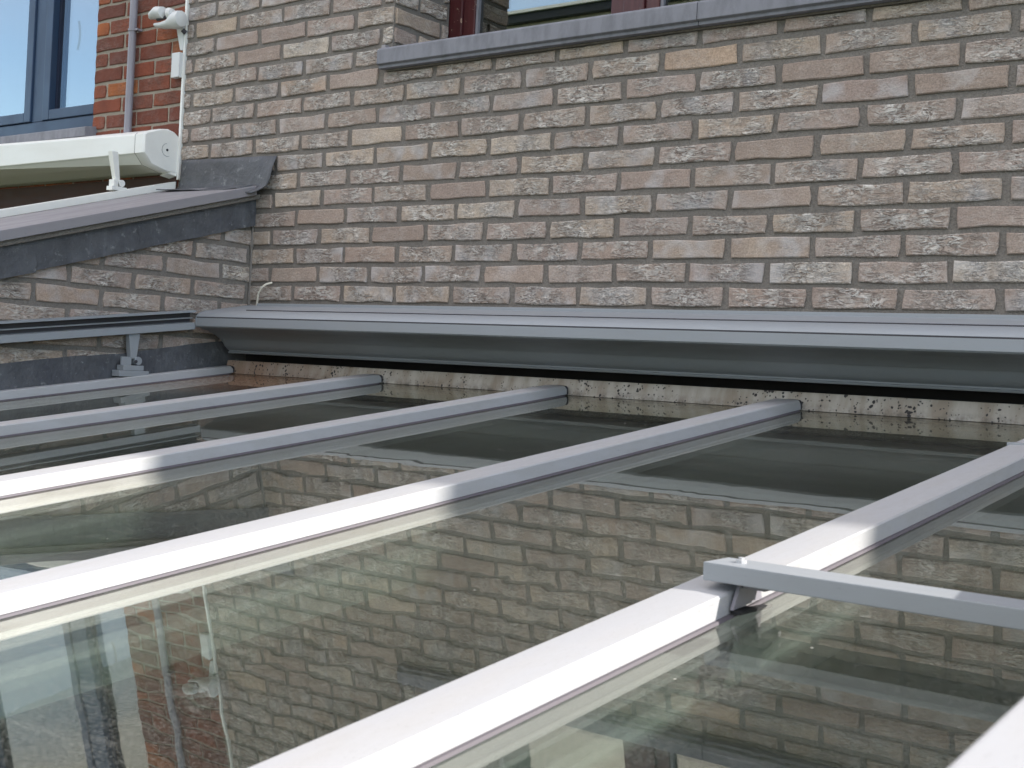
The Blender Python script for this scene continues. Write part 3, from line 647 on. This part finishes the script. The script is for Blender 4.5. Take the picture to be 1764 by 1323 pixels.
# cross bars carried on glazing bar 4, supporting the right rail
def crossbar(y, x0, zt_, hh, dep, screw):
    b = MB(); b.box((x0, y, zt_-hh), (3.10, y+dep, zt_)); o = build('support_bar', b, M_awn, awn, (2.75, y, zt_), bevel=0.0012)
    xg = bx(2.440, y) + 0.003
    br = MB(); zg = Z0 + T*(y+0.05) + 0.003
    br.loft([[(xg, y+0.020, zt_-hh), (xg+0.004, y+0.020, zt_-hh), (xg+0.004, y+0.062, zt_-hh), (xg, y+0.062, zt_-hh)],
             [(xg, y+0.004, zg), (xg+0.004, y+0.004, zg), (xg+0.004, y+0.070, zg+0.006), (xg, y+0.070, zg+0.006)]])
    br.box((xg+0.0045, y+0.022, zt_-hh-0.006), (xg+0.03, y+0.060, zt_-hh-0.0005))
    build('clamp', br, M_pipe, o, (xg, y, zg)); 
    pd = MB(); pd.box((xg+0.0002, y+0.006, zg-0.004), (xg+0.012, y+0.080, zg-0.0005)); build('pad', pd, M_black, o, (xg, y, zg))
    if screw:
        s_ = MB(); s_.tube([(x0+0.030, y+0.028, zt_-0.001), (x0+0.030, y+0.028, zt_+0.0035)], 0.0060, 10); s_.tube([(x0+0.030, y+0.028, zt_+0.0035), (x0+0.030, y+0.028, zt_+0.006)], 0.0032, 8); build('screw', s_, M_alu, o, (x0+.03, y, zt_))
    # post up to the rail
    ps = MB(); ps.box((2.915, y+0.006, zt_-0.001), (2.965, y+dep-0.006, zr(y)-0.061)); build('post', ps, M_alu, o, (2.94, y, zt_))
crossbar(-1.630, 2.400, -0.3706, 0.0195, 0.056, True)
crossbar(-0.530, 2.385, -0.2575, 0.0235, 0.050, False)

# ------------------------------------------------------------------ white awning of the neighbour
wa = thing('white_awning', 'white cassette awning above the coping in front of the red brick wall', 'awning', (-2.0, -0.1, 0.5))
def wprof(f):   # f: 0 at the right end, 1 at the far left: the front swings a little outwards
    d = 0.0; e = 0.045*f; t = 0.012*f
    return [(-0.006,0.566),(-0.026,0.580+t),(-0.054,0.586+t),(-0.090,0.580+t),(-0.140-e,0.562+t),(-0.150-e,0.553+t),(-0.150-e,0.492-0.012*f),(-0.144-e,0.487-0.012*f),(-0.118,0.458),(-0.050,0.441),(-0.006,0.441)]
b = MB(); b.loft([[(x, y, z) for y, z in wprof(f)] for x, f in ((-0.650, 0.0), (-1.6, 0.8), (-3.4, 1.5))]); build('cassette', b, M_wht, wa, (-2, -0.1, 0.5), bevel=0.002)
b = MB(); b.loft([[(x, -0.075+(y+0.075)*q, 0.51+(z-0.51)*q) for y, z in wprof(0)] for x, q in ((-0.6485, 1.02), (-0.606, 1.02), (-0.600, 0.95))]); ecap = build('end_cap', b, M_wht, wa, (-.62, -.08, .5), smooth=True)
b = MB(); b.loft([[(x, -0.075+(y+0.075)*1.023, 0.51+(z-0.51)*1.023) for y, z in wprof(0)] for x in (-0.6500, -0.6478)]); build('seam', b, M_gask, wa, (-.65,-.08,.5))
b = MB(); b.tube([(-0.6003, -0.055, 0.515), (-0.5985, -0.055, 0.515)], 0.0045, 10); build('screw', b, M_dark, ecap, (-.6, -.05, .51))
b = MB()
for k in range(12):
    a0 = math.pi*(0.55 + 0.09*k); b.tube([(-0.5992, -0.055+0.022*math.cos(a0), 0.515+0.022*math.sin(a0)), (-0.5992, -0.055+0.022*math.cos(a0+0.3), 0.515+0.022*math.sin(a0+0.3))], 0.0006, 4)
build('arc_line', b, M_stone, ecap, (-.6, -.05, .51))
b = MB(); b.loft([[(-0.601, -0.03, 0.446),(-0.601,-0.010,0.446),(-0.601,-0.010,0.432),(-0.601,-0.045,0.436)],[(-0.64, -0.03, 0.446),(-0.64,-0.010,0.446),(-0.64,-0.010,0.425),(-0.64,-0.05,0.43)]]); build('end_bracket', b, M_wht, wa, (-.62,-.03,.44))
# rail strip of the neighbour veranda along the coping
b = MB(); b.loft([[(-0.640, y, cop(y)+0.006), (-0.604, y, cop(y)+0.006), (-0.604, y, cop(y)+0.031), (-0.640, y, cop(y)+0.031)] for y in (-3.2, -0.006)]); build('side_rail', b, M_wht, wa, (-.62, -1.5, 0), bevel=0.0015)
yf_ = -0.235
b = MB(); zb = cop(yf_)+0.055; x_ = -0.622
b.loft([[(x_+dx, yy+dy, zz) for dx, dy in ((-0.012*q,-0.012*q),(0.012*q,-0.012*q),(0.012*q,0.012*q),(-0.012*q,0.012*q))] for q, yy, zz in ((1.0, -0.285+0.03, 0.478), (0.7, -0.235, zb))])
fo = build('foot', b, M_wht, wa, (x_, yf_, .42), bevel=0.001)
b = MB(); b.box((x_-0.014, yf_-0.020, zb-0.010), (x_+0.014, yf_-0.004, zb+0.012)); b.tube([(x_-0.012, yf_+0.012, zb+0.002), (x_+0.014, yf_+0.012, zb+0.002)], 0.012, 12); b.box((x_-0.015, yf_-0.028, zb-0.024), (x_+0.016, yf_+0.030, zb-0.0105)); build('hinge', b, M_wht, fo, (x_, yf_, zb), bevel=0.001)

# ------------------------------------------------------------------ small things on the walls
b = MB(); b.tube([(-0.873, -0.022, z) for z in (0.5, 0.8, 1.1, 1.6, 3.2)], 0.0135, 16); dp = thing('drain_pipe', 'slim grey vertical pipe on the red brick wall beside the blue window', 'pipe', (-0.873, -0.022, 0.5))
build('pipe', b, M_pipe, dp, (-0.873, -0.022, 1.0), smooth=True)
for z in (0.965, 1.9):
    b = MB(); b.tube([(-0.873, -0.022, z-0.004), (-0.873, -0.022, z+0.004)], 0.0165, 16); b.box((-0.860, -0.026, z-0.003), (-0.842, -0.004, z+0.004)); build('clip', b, M_pipe, dp, (-.87, -.02, z))
b = MB(); b.box((-0.6005, -0.010, 0.42), (-0.5915, 0.004, 3.1)); tag(build('corner_bead', b, M_wht, None, (-.596, 0, 1.0), bevel=0.001), 'thin white vertical trim where red brick meets grey brick', 'trim')
b = MB(); b.box((-0.640, -0.026, 0.772), (-0.598, -0.0055, 0.858)); tag(build('junction_box', b, M_plast, None, (-.62, -.01, .81), bevel=0.003), 'small white box on the wall corner under the floodlight', 'box')
b = MB(); b.loft([[(-0.640, -0.014, 0.955), (-0.600, -0.014, 0.955), (-0.600, -0.0055, 0.955), (-0.640, -0.0055, 0.955)], [(-0.614, -0.012, 0.868), (-0.600, -0.012, 0.868), (-0.600, -0.0055, 0.868), (-0.614, -0.0055, 0.868)]])
b2 = b
fl_ = thing('security_light', 'white outdoor sensor light on a bracket at the top of the corner', 'wall light', (-0.61, -0.01, 0.95))
build('wall_plate', b2, M_plast, fl_, (-.62, -.01, .91), bevel=0.001)
def ell(name, rings, mat, par, loc, n=16):
    bb = MB(); rr_ = []
    for (cx, cy, cz, ax, az) in rings: rr_.append([(cx + 0.0*t, cy + ax*math.cos(2*math.pi*t/n), cz + az*math.sin(2*math.pi*t/n)) for t in range(n)])
    bb.loft(rr_); return build(name, bb, mat, par, loc, smooth=True)
# main arm: runs from the corner towards -X, thick at the wall, thin lower tray to the left
body = ell('arm', [(-0.560,-0.050,0.964,0.010,0.012), (-0.566,-0.050,0.962,0.026,0.027), (-0.585,-0.050,0.960,0.030,0.031), (-0.605,-0.050,0.957,0.028,0.026), (-0.625,-0.050,0.950,0.024,0.015), (-0.665,-0.050,0.950,0.020,0.011), (-0.700,-0.050,0.955,0.014,0.008), (-0.706,-0.05,0.956,0.004,0.002)], M_plast, fl_, (-.62, -.05, .95))
ell('joint', [(-0.612,-0.050,0.985,0.006,0.006),(-0.616,-0.050,0.985,0.016,0.017),(-0.634,-0.050,0.988,0.018,0.020),(-0.640,-0.050,0.988,0.006,0.008)], M_plast, fl_, (-.63, -.05, .985))
ell('lamp_head', [(-0.650,-0.055,0.990,0.006,0.006),(-0.656,-0.058,0.992,0.022,0.020),(-0.680,-0.062,0.994,0.026,0.020),(-0.705,-0.064,0.986,0.020,0.013),(-0.718,-0.064,0.980,0.008,0.006)], M_plast, fl_, (-.68, -.06, .99))
b = MB(); b.tube([(-0.640,-0.05,0.978),(-0.655,-0.052,0.976),(-0.690,-0.056,0.972)], 0.006, 8); build('shaft', b, M_dark, fl_, (-.66,-.05,.975), smooth=True)
b = MB(); b.tube([(-0.596,-0.020,0.935),(-0.590,-0.010,0.925)], 0.008, 8); build('cable_gland', b, M_dark, fl_, (-.59,-.02,.93))
pts = [(-0.148,-0.016,-0.03), (-0.143,-0.020,0.001), (-0.134,-0.026,0.024), (-0.122,-0.026,0.046), (-0.108,-0.016,0.059), (-0.096,-0.002,0.065)]
b = MB(); b.tube(pts, 0.0033, 8); tag(build('cable_end', b, M_cable, None, (-.12,-.02,.02), smooth=True), 'short cream cable curving out of the brick joint above the awning', 'cable')
# house across the garden, seen mirrored in the windows
hs = thing('cream_house', 'cream rendered house across the garden reflected in the maroon window', 'house', (-3, -12, -2.9))
b = MB(); b.box((-10, -15, -2.9), (4, -9.0, 4.02)); build('wall', b, M_cream, hs, (-3,-12,0))
b = MB(); b.box((-10.3, -15.3, 4.021), (4.3, -8.9, 4.15)); build('fascia', b, M_roofing, hs, (-3,-12,4.08))
b = MB(); b.box((-10.32, -8.899, 4.12), (4.3, -8.86, 4.155)); build('gutter', b, M_wht, hs, (-3,-8.9,4.13))
print('visible grey bricks', nb, 'party', cnt)
